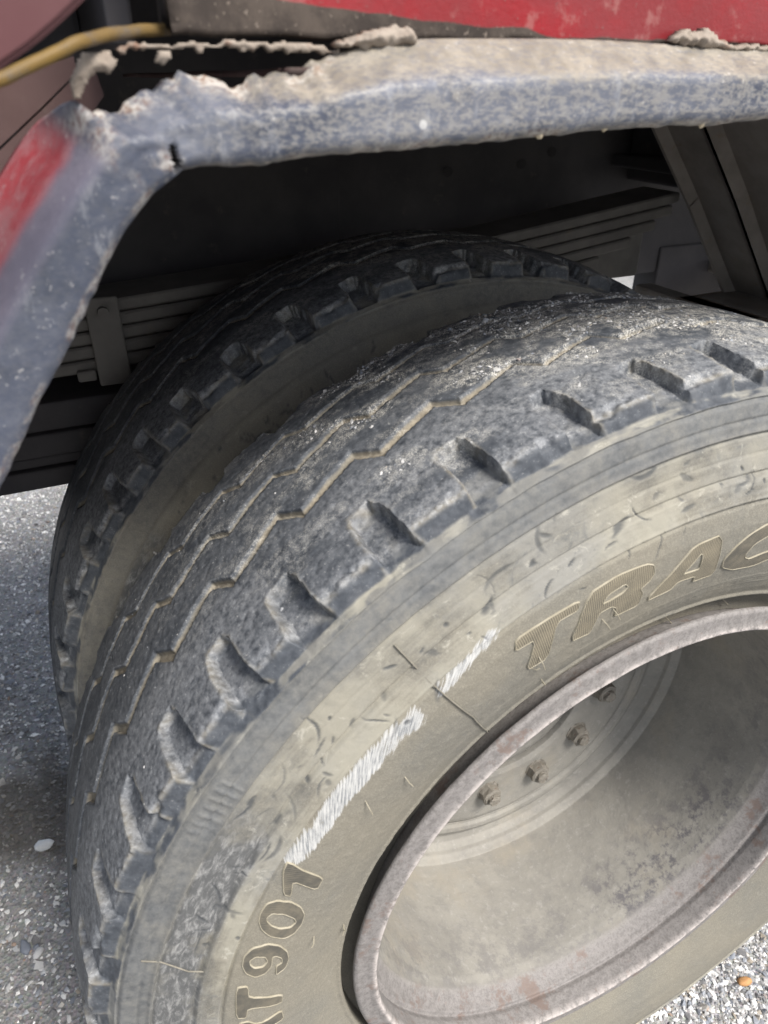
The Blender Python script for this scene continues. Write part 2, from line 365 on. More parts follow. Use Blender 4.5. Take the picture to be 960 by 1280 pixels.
def profile(ds_t, ds_s):
    d = np.linalg.norm(np.diff(HALF[:, :2], axis=0), axis=1); S = np.concatenate([[0], np.cumsum(d)])
    s_fine = np.arange(0, S[-1], .0004)
    def sm(col, k):
        v = np.interp(s_fine, S, HALF[:, col]); kern = np.exp(-np.linspace(-2, 2, 2*k+1)**2); kern /= kern.sum()
        return np.convolve(np.pad(v, k, mode='reflect', reflect_type='odd'), kern, 'valid')
    cols = [sm(c, 2) for c in range(4)]
    s_sh = S[6]
    s = np.concatenate([np.arange(0, S[2], ds_t), np.arange(S[2], S[8]+.002, ds_t*.72), np.arange(S[8]+.0025, S[-1], ds_s)])
    return s, [np.interp(s, s_fine, c) for c in cols], S
_s, _c, SK = profile(.002, .002)
def wall_w(r):           # half width of the sidewall at a radius
    rr = HALF[7:, 1][::-1]; ww = HALF[7:, 0][::-1]; return np.interp(r, rr, ww)
NOTCH = [89.6, 97.1, 104.9, 113.0, 120.8, 128.7, 135.3, 141.9, 148.8]
while NOTCH[-1] < 285: NOTCH.append(NOTCH[-1]+7.5)
while NOTCH[0] > -105: NOTCH.insert(0, NOTCH[0]-7.5)
NOTCH = np.array(NOTCH)
GRV = [(-.0215, .0085, 126.3, .0055, .0066), (.0265, .0075, 132.3, .0044, .0052), (.066, .0065, 129.5, .0040, .0048)]

def make_tyre(name, dense, d1, d2, ds_t, ds_s, seed, split, parent, mat):
    lo, hi = dense
    th = np.concatenate([np.arange(-90, lo, d2), np.arange(lo, hi, d1), np.arange(hi, 270, d2), [270]])
    sh, (w_, r_, fw_, fr_), S = profile(ds_t, ds_s)
    si, ci, _ = profile(ds_t*1.2, .006)
    # outboard (-y) ... centre ... inboard (+y)
    sg = np.concatenate([-sh[::-1], si[1:]]); mir = lambda a, b, k: np.concatenate([(-a[::-1] if k else a[::-1]), b[1:]])
    Y = mir(w_, ci[0], 1); Rr = mir(r_, ci[1], 0); FY = mir(fw_, ci[2], 1); FR = mir(fr_, ci[3], 0)
    T, SS = np.meshgrid(th, sg, indexing='ij'); N, K = T.shape
    y = np.repeat(Y[None], N, 0); r = np.repeat(Rr[None], N, 0); fy = np.repeat(FY[None], N, 0); fr = np.repeat(FR[None], N, 0)
    ts = np.radians(T)*R; aw = np.abs(y); side = SS < 0
    wob = (fbm(ts*70, SS*70, seed, 3)-.5)
    nb = fbm(ts*14, SS*30, seed+31, 4)
    # shoulder notches
    tt = np.where(side, T, 2*112-T+3.1)      # the inboard shoulder is offset
    idx = np.clip(np.searchsorted(NOTCH, tt), 1, len(NOTCH)-1)
    k0 = np.where(np.abs(tt-NOTCH[idx-1]) < np.abs(tt-NOTCH[idx]), idx-1, idx)
    arc = np.abs(SS)
    rnd = TAB[k0 % 256, (k0*7+seed) % 256]
    tip = np.where(side, .0660+.009*(rnd-.5), .094)
    q = np.clip((arc-tip)/(S[6]-tip), 0, 1)
    da = np.radians(tt-NOTCH[k0])*R+.0035*(q-.55)+wob*.0048
    hw = .0100+.0036*q+(rnd-.5)*.002-.0025*(1-sst(0, .07, q))
    m = sst(hw+.0010, hw-.0009, np.abs(da))*sst(tip-.0014+da*.28+wob*.004, tip+.0012+da*.28+wob*.004, arc)*(arc < S[7])
    m = m*(1-.38*sst(128, 148, T)*(SS < 0))*(1.0 if seed == 1 else 1.25)
    notch_floor_noise = (fbm(ts*120, SS*120, seed+5, 3)-.5)*.0016
    y = y*(1-m)+fy*m; r = r*(1-m)+(fr+notch_floor_noise)*m
    # zigzag grooves
    gm = np.zeros_like(T); gy = []
    for (c0, amp, ph, dep, wid) in GRV:
        f = ((ph-T)/7.5) % 1.0                 # 0 at the start of the short jog, running to smaller angles
        zz = np.where(f < .24, 1-2*f/.24, -1+2*(f-.24)/.76)
        yc = c0+amp*zz+wob*.0035
        gy.append(yc)
        wv = wid*(.8+.5*vn(ts*25, SS*3, seed+9))
        slope = np.where(f < .24, 1/math.hypot(1, 2*amp/(.24*.067)), 1/math.hypot(1, 2*amp/(.76*.067)))
        g1 = sst(wv*.62, wv*.32, np.abs(y-yc)*slope)*(aw < .1)
        r = r-dep*g1*(.75+.35*vn(ts*30, SS*30, seed+4)); gm = np.maximum(gm, g1)
    on_tread = (arc < S[4]+.001).astype(float)*sst(.0, .0, 1) if False else (1-sst(S[4]-.001, S[4]+.004, arc))
    lugside = sst(S[4]-.001, S[4]+.002, arc)*(1-sst(S[6]-.001, S[6]+.003, arc))
    # wear: chipped edges, long waves, small pits
    pit = sst(.63, .74, fbm(ts*230, SS*230, seed+2, 2))
    r = r-on_tread*(1-m)*(.0004*pit+.0012*(fbm(ts*14, SS*14, seed+3, 3)-.5)+.0002*(fbm(ts*300, SS*300, seed+13, 2)-.5))
    edge = np.exp(-((arc-S[4])/.0045)**2)
    chip = edge*sst(.45, .75, fbm(ts*75, SS*75, seed+6, 3))*(1-m)
    r = r-.0026*chip; y = y-np.sign(y)*.0016*chip
    y = y+np.sign(y)*lugside*.0014*(fbm(ts*150, SS*150, seed+8, 3)-.5)
    rag = np.exp(-((arc-S[6]-.002)/.0045)**2)
    y = y+np.sign(y)*rag*(.0030*(fbm(ts*55, SS*80, seed+14, 3)-.5)+.0012*(fbm(ts*190, SS*190, seed+15, 2)-.5))
    big_chip = edge*sst(.56, .70, fbm(ts*34, SS*34, seed+16, 2))*(1-m)
    r = r-.0030*big_chip; y = y-np.sign(y)*.0022*big_chip
    # sidewall relief: steps, ridges, fine bead rings, flex wrinkles
    sw = sst(S[7]-.001, S[7]+.001, arc)
    def gs(c, s_): return np.exp(-((r-c)/s_)**2)
    rel = -.0032*gs(R-.0258+.0016*(fbm(ts*26, SS*0, seed+19, 3)-.5), .0010)+.0008*sst(R-.0275, R-.0262, r)+.0015*gs(R-.0470, .0015)-.0020*gs(R-.0492, .001)-.0012*gs(R-.0385, .0012)+.0018*sst(R-.0785, R-.0797, r)*sst(R-.0975, R-.094, r)-.0018*gs(R-.0775, .0009)+.0010*gs(R-.0955, .0011)-.0024*gs(R-.0980, .0010)-.0006*gs(R-.063, .0008)
    rel = rel+.00035*(gs(R-.1745, .0006)+gs(R-.1775, .0006)+gs(R-.1805, .0006)+gs(R-.1835, .0006))
    rel = rel+.0009*(fbm(ts*16, SS*60, seed+21, 4)-.5)+.0006*(fbm(ts*140, SS*160, seed+22, 3)-.5)
    kn = sst(141.0, 142.0, T)*sst(148.0, 146.5, T)*sst(R-.047, R-.044, r)*sst(R-.028, R-.031, r)
    rel = rel+kn*.0006*sst(.55, .8, np.sin(np.radians(T)*430+SS*60+2*nb)*.5+.5)*sst(.3,.5,nb)
    y = y+np.sign(y)*rel*sw
    # ------- masks for the material
    d_side = sw*(.20*sst(R-.080, R-.10, r)+.10*sst(R-.04, R-.06, r)+(.52 if seed == 1 else .60)+.20*(nb-.5))
    d_side = d_side*(1-.55*sst(R-.022, R-.026, r)*sst(R-.05, R-.042, r)*0)
    dust = np.maximum.reduce([gm*.98, m*(.10+.35*sst(.4, .7, fbm(ts*50, SS*50, seed+33, 3))), d_side, lugside*.14*sst(.35, .65, fbm(ts*40, SS*60, seed+34, 3)), sst(S[6]-.002, S[6]+.001, arc)*(1-sst(S[7], S[8], arc))*.7*sst(.3, .6, fbm(ts*36, SS*90, seed+38, 3))])
    edw = np.exp(-((np.abs(da)-hw-.0016)/.0016)**2)*sst(tip-.004, tip, arc)*(arc < S[6])*(np.abs(da) > hw-.001)
    edw = np.maximum(edw, np.exp(-((arc-tip+.001)/.0016)**2)*(np.abs(da) < hw))
    edw = np.maximum(edw, np.exp(-((arc-S[4]-.0005)/.0022)**2)*(1-m))*sst(.32, .6, fbm(ts*60, SS*60, seed+35, 3))
    # caked dust on the crown
    cake = on_tread*(sst(.43, .62, fbm(ts*26, SS*60, 77, 4))*sst(150, 100, T)*(.35+.65*sst(-.095, -.03, SS))+.9*sst(.40, .6, fbm(ts*34, SS*50, 78, 4))*sst(120, 94, T)*sst(-.08, -.02, SS))
    # small cuts and scrapes in the upper sidewall
    nick = np.zeros_like(T); rg = np.random.default_rng(seed+60)
    if split:
        for _ in range(85):
            tc = rg.uniform(84, 160); rc_ = R-rg.triangular(.046, .078, .112); an = rg.normal(-.3, .75); ln = .002+.012*rg.random()**2.2; wd = .0006+.0016*rg.random()**2; cv = rg.uniform(-40, 40)
            i0, i1 = np.searchsorted(th, [tc-2, tc+2])
            uu_ = np.radians(T[i0:i1]-tc)*rc_; vv_ = r[i0:i1]-rc_
            p_ = uu_*math.cos(an)+vv_*math.sin(an); q_ = -uu_*math.sin(an)+vv_*math.cos(an)+cv*p_**2
            nick[i0:i1] = np.maximum(nick[i0:i1], sst(1.25, .6, np.sqrt((p_/ln)**2+(q_/wd)**2))*rg.uniform(.5, 1))
        nick = nick*sw*side
        y = y-np.sign(y)*nick*.0007
    scuff_lit = on_tread*(sst(.34, .68, nb+.10*edge+.25*sst(-.02, -.06, SS))*(.35+.65*sst(-.005, -.05, SS))+.35*edge)*(1-gm)  # rub marks, weighted to paint in the lit outer shoulder and shaded crown
    pale = sw*sst(R-.046, R-.050, r)*sst(R-.102, R-.096, r)*(.75+.25*sst(R-.078, R-.080, r))*(1 if seed == 1 else .35)+sst(.44, .60, fbm(ts*48, SS*110, seed+37, 4))*sst(S[6]-.002, S[6]+.001, arc)*(1-sst(S[7]-.001, S[7]+.003, arc))
    worn = sw*side*sst(143, 146, T+6*(nb-.5))*sst(R-.083, R-.078, r)*sst(R-.046, R-.051, r)*sst(186, 178, T)
    rr0 = R-.1065+.004*(fbm(ts*60, SS*0, seed+41, 2)-.5)
    seg = np.maximum(sst(127.0, 128.6, T)*sst(148.6, 147.0, T), .62*sst(117.0, 118.5, T)*sst(126.8, 125.5, T)*sst(.35, .55, vn(ts*30, SS*0, 3)+.2))
    cr = .0074*np.where(T > 127, 1, .85)
    chalk = side*sw*seg*sst(cr*1.7, cr*.3, np.abs(r-rr0-.012*sst(127, 117, T)))*(.62+.45*sst(.3, .6, fbm(ts*45, SS*90, 43, 3)))
    for_split = dict(m=m, gm=gm, gy=gy)
    # ------- positions
    z = r*np.sin(np.radians(T)); x = r*np.cos(np.radians(T))
    zmin = GZ-R
    z = np.where(z < -.22, -.22+(z+.22)*((R-GZ-.22)/(R-.22)), z)      # tyre sits down under load
    squash = np.clip(zmin+.055-z, 0, None)
    y = y+np.sign(y)*squash*.03*sw*sst(.0, .03, squash)
    z = np.maximum(z, zmin-.001)
    Pz = np.stack([x, y, z], -1)
    Nn = np.zeros_like(Pz)
    dT = np.gradient(Pz, axis=0); dS = np.gradient(Pz, axis=1)
    Nn = np.cross(dT, dS); Nn /= (np.linalg.norm(Nn, axis=-1, keepdims=True)+1e-12)
    # orientation: outward at the tread centre
    c0 = Nn[N//2, K//2]; p0 = Pz[N//2, K//2]*[1, 0, 1]
    flip = (c0@p0) < 0
    if flip: Nn = -Nn
    ii = np.arange(N*K).reshape(N, K)
    q4 = np.stack([ii[:-1, :-1], ii[1:, :-1], ii[1:, 1:], ii[:-1, 1:]], -1)
    if flip: q4 = q4[..., ::-1]
    UV = np.stack([np.radians(T)*.4, SS], -1).reshape(-1, 2)
    upper = (1-sst(R-.040, R-.056, r))*(1-gm)*(1.0 if seed == 1 else .25)
    A = dict(groove=gm, upper=upper, edge=edw, cake=np.clip(cake, 0, 1), nick=nick, dust=dust, tread=on_tread+lugside*.4, scuff_lit=scuff_lit, pale=pale, worn=worn, chalk=chalk)
    A = {k: np.broadcast_to(v, T.shape).reshape(-1).astype(np.float32) for k, v in A.items()}
    PV = Pz.reshape(-1, 3); NV = Nn.reshape(-1, 3)
    def sub(nm, quads, par):
        used, inv = np.unique(quads.reshape(-1), return_inverse=True)
        me = bpy.data.meshes.new(nm); me.vertices.add(len(used)); me.vertices.foreach_set('co', PV[used].reshape(-1))
        nq = len(quads); me.loops.add(nq*4); me.loops.foreach_set('vertex_index', inv.astype(np.int32))
        me.polygons.add(nq); me.polygons.foreach_set('loop_start', np.arange(0, nq*4, 4, dtype=np.int32))
        me.update(calc_edges=True)
        me.polygons.foreach_set('use_smooth', np.ones(nq, bool))
        u = me.uv_layers.new(name='UVMap'); u.data.foreach_set('uv', UV[used][inv].reshape(-1).astype(np.float32))
        for k, v in A.items():
            at = me.attributes.new(k, 'FLOAT', 'POINT'); at.data.foreach_set('value', v[used])
        me.normals_split_custom_set_from_vertices(NV[used])
        return link(nm, me, mat, par)
    ids = np.zeros((N-1, K-1), int)
    if split:
        ctr = lambda a: (a[:-1, :-1]+a[1:, 1:])/2
        Tc, Sc, mc, gc = ctr(T), ctr(SS), ctr(m), ctr(gm)
        y1, y2, y3 = (ctr(g_) for g_ in gy)
        lug = (Sc < y1) & (Sc > -S[6]-.0008) & (gc < .3) & (mc < .5)
        li = np.searchsorted(NOTCH, Tc)
        ids[lug] = 100+li[lug]
        ids[(Sc > y1) & (Sc < y2) & (gc < .3)] = 1
        ids[(Sc > y2) & (Sc < y3) & (gc < .3)] = 2
    ty = sub(name, q4[ids == 0], parent)
    if split:
        for k in np.unique(ids):
            if k == 0: continue
            sub('tread_rib' if k < 100 else 'shoulder_lug', q4[ids == k], ty)
    return ty, (T, SS, Pz, Nn, gm, m, nb)

wheel = empty('truck_wheel', (0, 0, R))
tag(wheel, 'outer dual truck wheel with khaki dusty sidewall, raised lettering and deep dished rim', 'wheel')
tyre, (TT, SSg, PP, NNg, GM, MM, NB) = make_tyre('tyre', (84, 196), .12, .6, .00155, .0010, 1, True, wheel, MT)
wheel2 = empty('truck_wheel', (0, DUAL, R))
tag(wheel2, 'inner dual truck wheel in shade, half hidden behind the outer wheel', 'wheel')
tyre2, _ = make_tyre('tyre', (70, 205), .3, 1.0, .0022, .003, 2, True, wheel2, MT)

# rim: a turned steel section
RIMP = [(.2830, -.0965), (.2870, -.1105), (.2960, -.1150), (.3002, -.1180), (.3000, -.1210), (.2975, -.1226), (.2880, -.1228), (.2845, -.1238), (.2815, -.1250), (.2795, -.1240), (.2785, -.1205), (.2780, -.1040), (.2795, -.0990), (.2795, -.0975), (.2752, -.0962), (.2735, -.0900), (.2705, -.0835), (.2660, -.0760), (.2635, -.0640),
        (.2620, -.0400), (.2605, .0300), (.2600, .0830), (.2545, .0870), (.2515, .0905), (.2505, .0960), (.2440, .1040), (.2350, .1065), (.2290, .1060), (.2250, .1010), (.2190, .0985), (.2120, .0990), (.2080, .1020), (.2050, .1020)]
DISCP = [(.2056, .1028), (.1980, .0985), (.1920, .0972), (.1200, .0960), (.1130, .0990), (.1110, .1200)]
def lathe(name, prof, mat, parent, n=200, zoff=0, attrs=True, close_back=None, noise=0.0):
    prof = np.array(prof); d = np.linalg.norm(np.diff(prof, axis=0), axis=1); S = np.concatenate([[0], np.cumsum(d)])
    s = np.unique(np.concatenate([np.arange(0, S[-1], .0016), S])); r = np.interp(s, S, prof[:, 0]); y = np.interp(s, S, prof[:, 1])
    k = 3; kern = np.array([.25, .5, .25]); 
    r[1:-1] = np.convolve(r, kern, 'valid'); y[1:-1] = np.convolve(y, kern, 'valid')
    if close_back:
        cb = np.array(close_back); r = np.concatenate([r, cb[:, 0]]); y = np.concatenate([y, cb[:, 1]])
    th = np.linspace(0, 2*np.pi, n, endpoint=False); K = len(r)
    T, RRr = np.meshgrid(th, r, indexing='ij'); YY = np.repeat(y[None], n, 0)
    if noise:
        RRr = RRr+noise*(fbm(np.cos(T)*14+50, np.sin(T)*14+YY*60+50, 4, 4)-.5)
        YY = YY+noise*.8*(fbm(np.cos(T)*22+90, np.sin(T)*22+RRr*80+50, 8, 4)-.5)
    V = np.stack([RRr*np.cos(T), YY, RRr*np.sin(T)], -1).reshape(-1, 3)
    ii = np.arange(n*K).reshape(n, K); nx = np.roll(ii, -1, 0)
    F = np.stack([ii[:, :-1], ii[:, 1:], nx[:, 1:], nx[:, :-1]], -1).reshape(-1, 4)
    o = pmesh(name, V, F, mat, parent, True)
    bm = bmesh.new(); bm.from_mesh(o.data); bmesh.ops.recalc_face_normals(bm, faces=bm.faces); bm.to_mesh(o.data); bm.free()
    me = o.data
    Rv = RRr.reshape(-1); Yv = YY.reshape(-1); Tv = np.degrees(T.reshape(-1))
    lip = sst(-.070, -.082, Yv); crest = np.exp(-((Rv-.2812)/.0024)**2)*sst(-.116, -.120, Yv)
    wear = sst(.03, -.05, Yv)*sst(.25, .26, Rv)*sst(-.082, -.07, Yv)*(.4+.6*sst(275, 295, Tv)*sst(350, 325, Tv))
    for nm, v in (('lip', lip), ('crest', crest), ('wear', wear)):
        at = me.attributes.new(nm, 'FLOAT', 'POINT'); at.data.foreach_set('value', v.astype(np.float32))
    return o
BACK = [(.2100, .112), (.2400, .114), (.2640, .098), (.2680, .080), (.2720, -.06), (.281, -.085), (.2825, -.0960)]
rim = lathe('rim', RIMP, M_RIM, wheel, 260, close_back=BACK, noise=.0008)
disc = lathe('wheel_disc', DISCP, M_RIM, wheel, 160, close_back=[(.1980, .118), (.2060, .1040)], noise=.001)
def nut_mesh():
    bm = bmesh.new()
    def cyl(r, y0, y1, n, r2=None):
        a = [bm.verts.new((r*math.cos(2*math.pi*k/n), y0, r*math.sin(2*math.pi*k/n))) for k in range(n)]
        b = [bm.verts.new(((r2 or r)*math.cos(2*math.pi*k/n), y1, (r2 or r)*math.sin(2*math.pi*k/n))) for k in range(n)]
        for k in range(n): bm.faces.new((a[k], a[(k+1) % n], b[(k+1) % n], b[k]))
        bm.faces.new(a); bm.faces.new(b)
    cyl(.021, .002, -.003, 16); cyl(.0185, -.003, -.020, 6); cyl(.0185, -.020, -.0225, 6, .0155); cyl(.0105, -.0225, -.029, 12); cyl(.0105, -.029, -.031, 12, .0085)
    bmesh.ops.subdivide_edges(bm, edges=bm.edges[:], cuts=1)
    for v in bm.verts: v.co += Vector((random.uniform(-1, 1), random.uniform(-1, 1), random.uniform(-1, 1)))*.0011
    bmesh.ops.recalc_face_normals(bm, faces=bm.faces)
    me = bpy.data.meshes.new('wheel_nut'); bm.to_mesh(me); bm.free(); me.materials.append(M_NUT); return me
NUT = nut_mesh()
for k in range(12):
    a = rad(-39-30*k); o = bpy.data.objects.new('wheel_nut', NUT); COL.objects.link(o); o.parent = disc
    o.location = (.145*math.cos(a), .0975, .145*math.sin(a)); o.rotation_euler = (0, k*.7, 0); o.scale = (.76, .7, .76)
# hub that the two wheels bolt to
hubp = [(.001, .088), (.050, .088), (.058, .092), (.062, .100), (.100, .101), (.1085, .104), (.1085, .30), (.06, .31), (.06, .9)]
hb = lathe('axle_hub', hubp, M_RIM, None, 64); hb.location = (0, 0, R)
tag(hb, 'grey axle hub at the centre of the dished rim', 'hub')
# inner wheel rim: mirrored dish
RIM2 = [(a, -b) for a, b in RIMP]
rim2 = lathe('rim', [(a, b) for a, b in RIMP[:18]]+[(.2600, .10), (.2735, .112), (.2985, .118)], M_RIM, wheel2, 120)

# ---- raised letters, laid on the sidewall
def side_ta(px, py):
    """pixel -> (angle, radius) on the bulged sidewall"""
    yy = -.137
    for _ in range(6):
        p = on_y(px, py, yy); rr = math.hypot(p[0], p[2]-R); yy = -float(wall_w(rr))
    a = math.atan2(p[2]-R, p[0]); return (a if a > -math.pi/2 else a+2*math.pi), rr
def wall_pt(th, r, lift):
    return (r*math.cos(th), -(float(wall_w(r))+lift), r*math.sin(th))
def resample(poly, step, closed=True):
    out = []; n = len(poly)
    for i in range(n if closed else n-1):
        a = np.array(poly[i]); b = np.array(poly[(i+1) % n]); L = np.linalg.norm((b-a)*[.39, 1]); k = max(1, int(L/step))
        out += [tuple(a+(b-a)*j/k) for j in range(k)]
    if not closed: out.append(tuple(poly[-1]))
    return out
def rounded(poly, closed=True):   # one light corner cutting pass
    out = []; n = len(poly)
    for i in range(n):
        a = np.array(poly[i]); b = np.array(poly[(i+1) % n]); out += [tuple(a*.86+b*.14), tuple(a*.14+b*.86)]
    return out
def bead_strip(poly, wdt, hgt, V, F, closed=True, base=.0003):
    pts = resample(poly, .0025, closed); n = len(pts); o = len(V)
    for i in range(n):
        a = np.array(pts[i-1] if (closed or i) else pts[0]); b = np.array(pts[(i+1) % n] if (closed or i < n-1) else pts[-1])
        t = (b-a)*[.39, 1]; t /= np.linalg.norm(t)+1e-9; nr = np.array([-t[1]/.39, t[0]])
        p = np.array(pts[i])
        V.append(wall_pt(*(p+nr*wdt/2), base-.0006)); V.append(wall_pt(*(p+nr*wdt*.18), base+hgt)); V.append(wall_pt(*(p-nr*wdt*.18), base+hgt)); V.append(wall_pt(*(p-nr*wdt/2), base-.0006))
    for i in range(n if closed else n-1):
        j = (i+1) % n
        for k in range(3): F.append((o+i*4+k, o+i*4+k+1, o+j*4+k+1, o+j*4+k))
def letter(outer, holes, ribbed, lift=.0007, round_it=True):
    rings = [outer]+holes
    rings = [rounded(r_) if round_it else r_ for r_ in rings]
    bm = bmesh.new(); flat = [Vector((a*.39, b, 0)) for r_ in rings for a, b in r_]
    tri = tessellate_polygon([[Vector((a*.39, b, 0)) for a, b in r_] for r_ in rings])
    vs = [bm.verts.new(v) for v in flat]
    for t in tri:
        try: bm.faces.new([vs[i] for i in t])
        except ValueError: pass
    xs = [v.x for v in flat]; ys = [v.y for v in flat]
    for c in np.arange(min(xs)+.003, max(xs), .004): bmesh.ops.bisect_plane(bm, geom=bm.verts[:]+bm.edges[:]+bm.faces[:], plane_co=(c, 0, 0), plane_no=(1, 0, 0))
    for c in np.arange(min(ys)+.003, max(ys), .004): bmesh.ops.bisect_plane(bm, geom=bm.verts[:]+bm.edges[:]+bm.faces[:], plane_co=(0, c, 0), plane_no=(0, 1, 0))
    bm.normal_update()
    uvl = bm.loops.layers.uv.new('UVMap')
    for f in bm.faces:
        for l in f.loops: l[uvl].uv = (l.vert.co.x, l.vert.co.y)
    for v in bm.verts: v.co = Vector(wall_pt(v.co.x/.39, v.co.y, lift))
    o = bmobj('raised_letter', bm, M_LET, tyre, True)
    me = o.data; at = me.attributes.new('ribbed', 'FLOAT', 'POINT'); at.data.foreach_set('value', np.full(len(me.vertices), 1.0 if ribbed else .0, np.float32))
    V = []; F = []
    for r_ in rings: bead_strip(r_, .0010, .0006, V, F, True, .0005)
    # outline joined to the letter with its own material slot
    me.materials.append(M_BEAD)
    bm = bmesh.new(); bm.from_mesh(me); nv = [bm.verts.new(v) for v in V]
    for f in F:
        fc = bm.faces.new([nv[i] for i in f]); fc.material_index = 1; fc.smooth = True
    bmesh.ops.recalc_face_normals(bm, faces=bm.faces)
    for f in bm.faces:
        f.normal_update()
        if f.normal.y > 0.05 and f.material_index == 0: f.normal_flip()
    bm.to_mesh(me); bm.free(); return o
def A1(l): return [side_ta(620+x/2.8235, 640+y/2.8235) for x, y in l]
def A2(l): return [side_ta(260+x/4.3636, 1060+y/4.3636) for x, y in l]
letter(A1([(68, 450), (180, 378), (293, 312), (288, 345), (212, 388), (178, 515), (106, 558), (138, 448), (66, 490)]), [], True)
letter(A1([(260, 457), (325, 290), (430, 222), (530, 183), (556, 186), (558, 212), (540, 242), (508, 270), (516, 285), (497, 328), (414, 368), (424, 338), (405, 332), (362, 356), (330, 425)]),
       [A1([(372, 325), (395, 290), (455, 252), (465, 262), (445, 285), (400, 312)])], True)
letter(A1([(522, 316), (640, 190), (700, 120), (798, 78), (765, 218), (690, 245), (700, 225), (640, 245), (610, 275)]), [A1([(655, 220), (722, 145), (728, 150), (715, 200), (680, 212)])], True)
letter(A1([(1040, 25), (960, 40), (900, 75), (840, 125), (800, 170), (796, 195), (830, 203), (900, 190), (970, 160), (1010, 125), (950, 140), (890, 165), (875, 160), (880, 145), (910, 112), (960, 82), (1010, 70)]), [], False)
letter(A2([(408, 125), (435, 68), (628, 158), (594, 222), (462, 175), (450, 258), (412, 250)]), [], False)
letter(A2([(285, 350), (320, 300), (380, 283), (450, 290), (505, 320), (525, 360), (510, 410), (470, 460), (410, 490), (340, 478), (290, 440), (275, 395)]),
       [A2([(320, 375), (350, 352), (410, 355), (470, 380), (480, 400), (450, 430), (390, 438), (340, 418), (318, 395)])], False)
letter(A2([(185, 640), (195, 590), (240, 545), (320, 520), (390, 530), (430, 560), (440, 600), (420, 650), (370, 688), (372, 640), (405, 620), (400, 595), (370, 585), (350, 590), (345, 640), (310, 680), (260, 700), (205, 680)]),
       [A2([(225, 612), (260, 588), (310, 590), (325, 615), (300, 645), (250, 652), (228, 635)])], False)
letter(A2([(155, 760), (215, 752), (222, 815), (405, 795), (400, 840), (215, 872), (208, 920), (155, 925)]), [], False)
letter(A2([(150, 1080), (150, 990), (175, 952), (215, 942), (255, 955), (295, 948), (400, 882), (412, 925), (300, 990), (290, 1020), (400, 1005), (398, 1050)]), [A2([(190, 1045), (190, 1000), (215, 985), (245, 1000), (250, 1040)])], False)
# faint lettering low on the sidewall, outline only
for ring, cl in (([(372, 1010), (412, 985), (430, 1028), (392, 1050)], True), ([(250, 1150), (255, 1105), (290, 1068), (335, 1052), (368, 1070)], False), ([(272, 1150), (280, 1110), (310, 1088), (345, 1085)], False)):
    pr = [side_ta(700+x/3.69, 960+y_/3.69) for x, y_ in ring]
    if all(.30 < p[1] < .43 for p in pr):
        V = []; F = []; bead_strip(pr, .0012, .0007, V, F, cl); pmesh('raised_letter', V, F, M_BEAD, tyre, True)
# moulding seams and rubber hairs
def seam(px, wdt=.0009, hgt=.0005):
    V = []; F = []; bead_strip([side_ta(*p) for p in px], wdt, hgt, V, F, False, .0011); pmesh('moulding_seam', V, F, M_VENT, tyre, True)
seam([(492, 805), (530, 845), (560, 872), (590, 895), (619, 921)])
seam([(176, 1200), (200, 1201), (235, 1213), (285, 1215)], .0007, .0003)
for a, b in [((663, 836), (670, 830)), ((672, 818), (677, 832)), ((765, 759), (770, 770)), ((752, 773), (758, 782)), ((833, 770), (837, 778)), ((900, 745), (905, 752)), ((676, 848), (681, 858)), ((393, 1170), (387, 1178)), ((430, 1155), (426, 1163)), ((432, 1163), (428, 1156)), ((456, 1000), (463, 1012)), ((505, 970), (513, 977))]:
    pa = side_ta(*a); pb = side_ta(*b)
    V, F = tube([wall_pt(*pa, -.001), wall_pt((pa[0]+pb[0])/2, (pa[1]+pb[1])/2, .004), wall_pt(*pb, .0045)], .00038, 5); pmesh('rubber_hair', V, F, M_BEAD, tyre)

# ---- grit lying on the tread
rng = np.random.default_rng(5)
n = 260000; ii = rng.integers(0, TT.shape[0], n); jj = rng.integers(0, TT.shape[1], n)
ok = (np.abs(SSg[ii, jj]) < .105) & (TT[ii, jj] > 70) & (TT[ii, jj] < 150)
ii, jj = ii[ok], jj[ok]
t_, s_ = TT[ii, jj], SSg[ii, jj]
den = sst(.50, .68, fbm(np.radians(t_)*R*26, s_*60, 77, 4))*sst(150, 100, t_)*(.35+.65*sst(-.095, -.03, s_))+.9*sst(.42, .6, fbm(np.radians(t_)*R*34, s_*50, 78, 4))*sst(118, 92, t_)*sst(-.07, .0, s_)
den = sst(.25, .9, den)+.003
keep = rng.random(len(ii)) < den*.75
ii, jj = ii[keep], jj[keep]
gp = PP[ii, jj]+NNg[ii, jj]*.0003+[0, 0, R]
gs_ = np.clip(np.exp(rng.normal(math.log(.00092), .5, len(ii))), .0004, .0030)
grit = chips('tread_grit', gp, gs_, M_GRIT, .7, 9, None, NNg[ii, jj], np.random.default_rng(2).random(len(ii))**.55); tag(grit, 'pale sandy grit stuck over the worn tread of the outer tyre', 'grit', kind='stuff')

# ------------------------------------------------------------------ mudguard arch
GY = -.10
guard = empty('mudguard', (0, GY, 1.17))
tag(guard, 'rust torn grey and red mudguard arch over the dual wheels', 'mudguard')
def gp_(p): q_ = on_y(p[0], p[1], GY); return q_[0], q_[2]
inner = [gp_(p) for p in [(0, 600), (40, 512), (80, 425), (118, 350), (150, 293), (182, 248), (205, 226), (228, 208), (262, 204), (300, 201), (360, 194), (420, 187), (490, 182), (560, 179), (625, 170), (690, 161), (780, 154), (870, 150), (960, 145)]]
outer = [gp_(p) for p in [(-170, 560), (-120, 470), (-62, 360), (-10, 262), (25, 205), (58, 160), (85, 132), (118, 124), (165, 108), (235, 80), (330, 82), (424, 74), (490, 54), (560, 50), (625, 50), (690, 50), (780, 52), (870, 58), (960, 62)]]
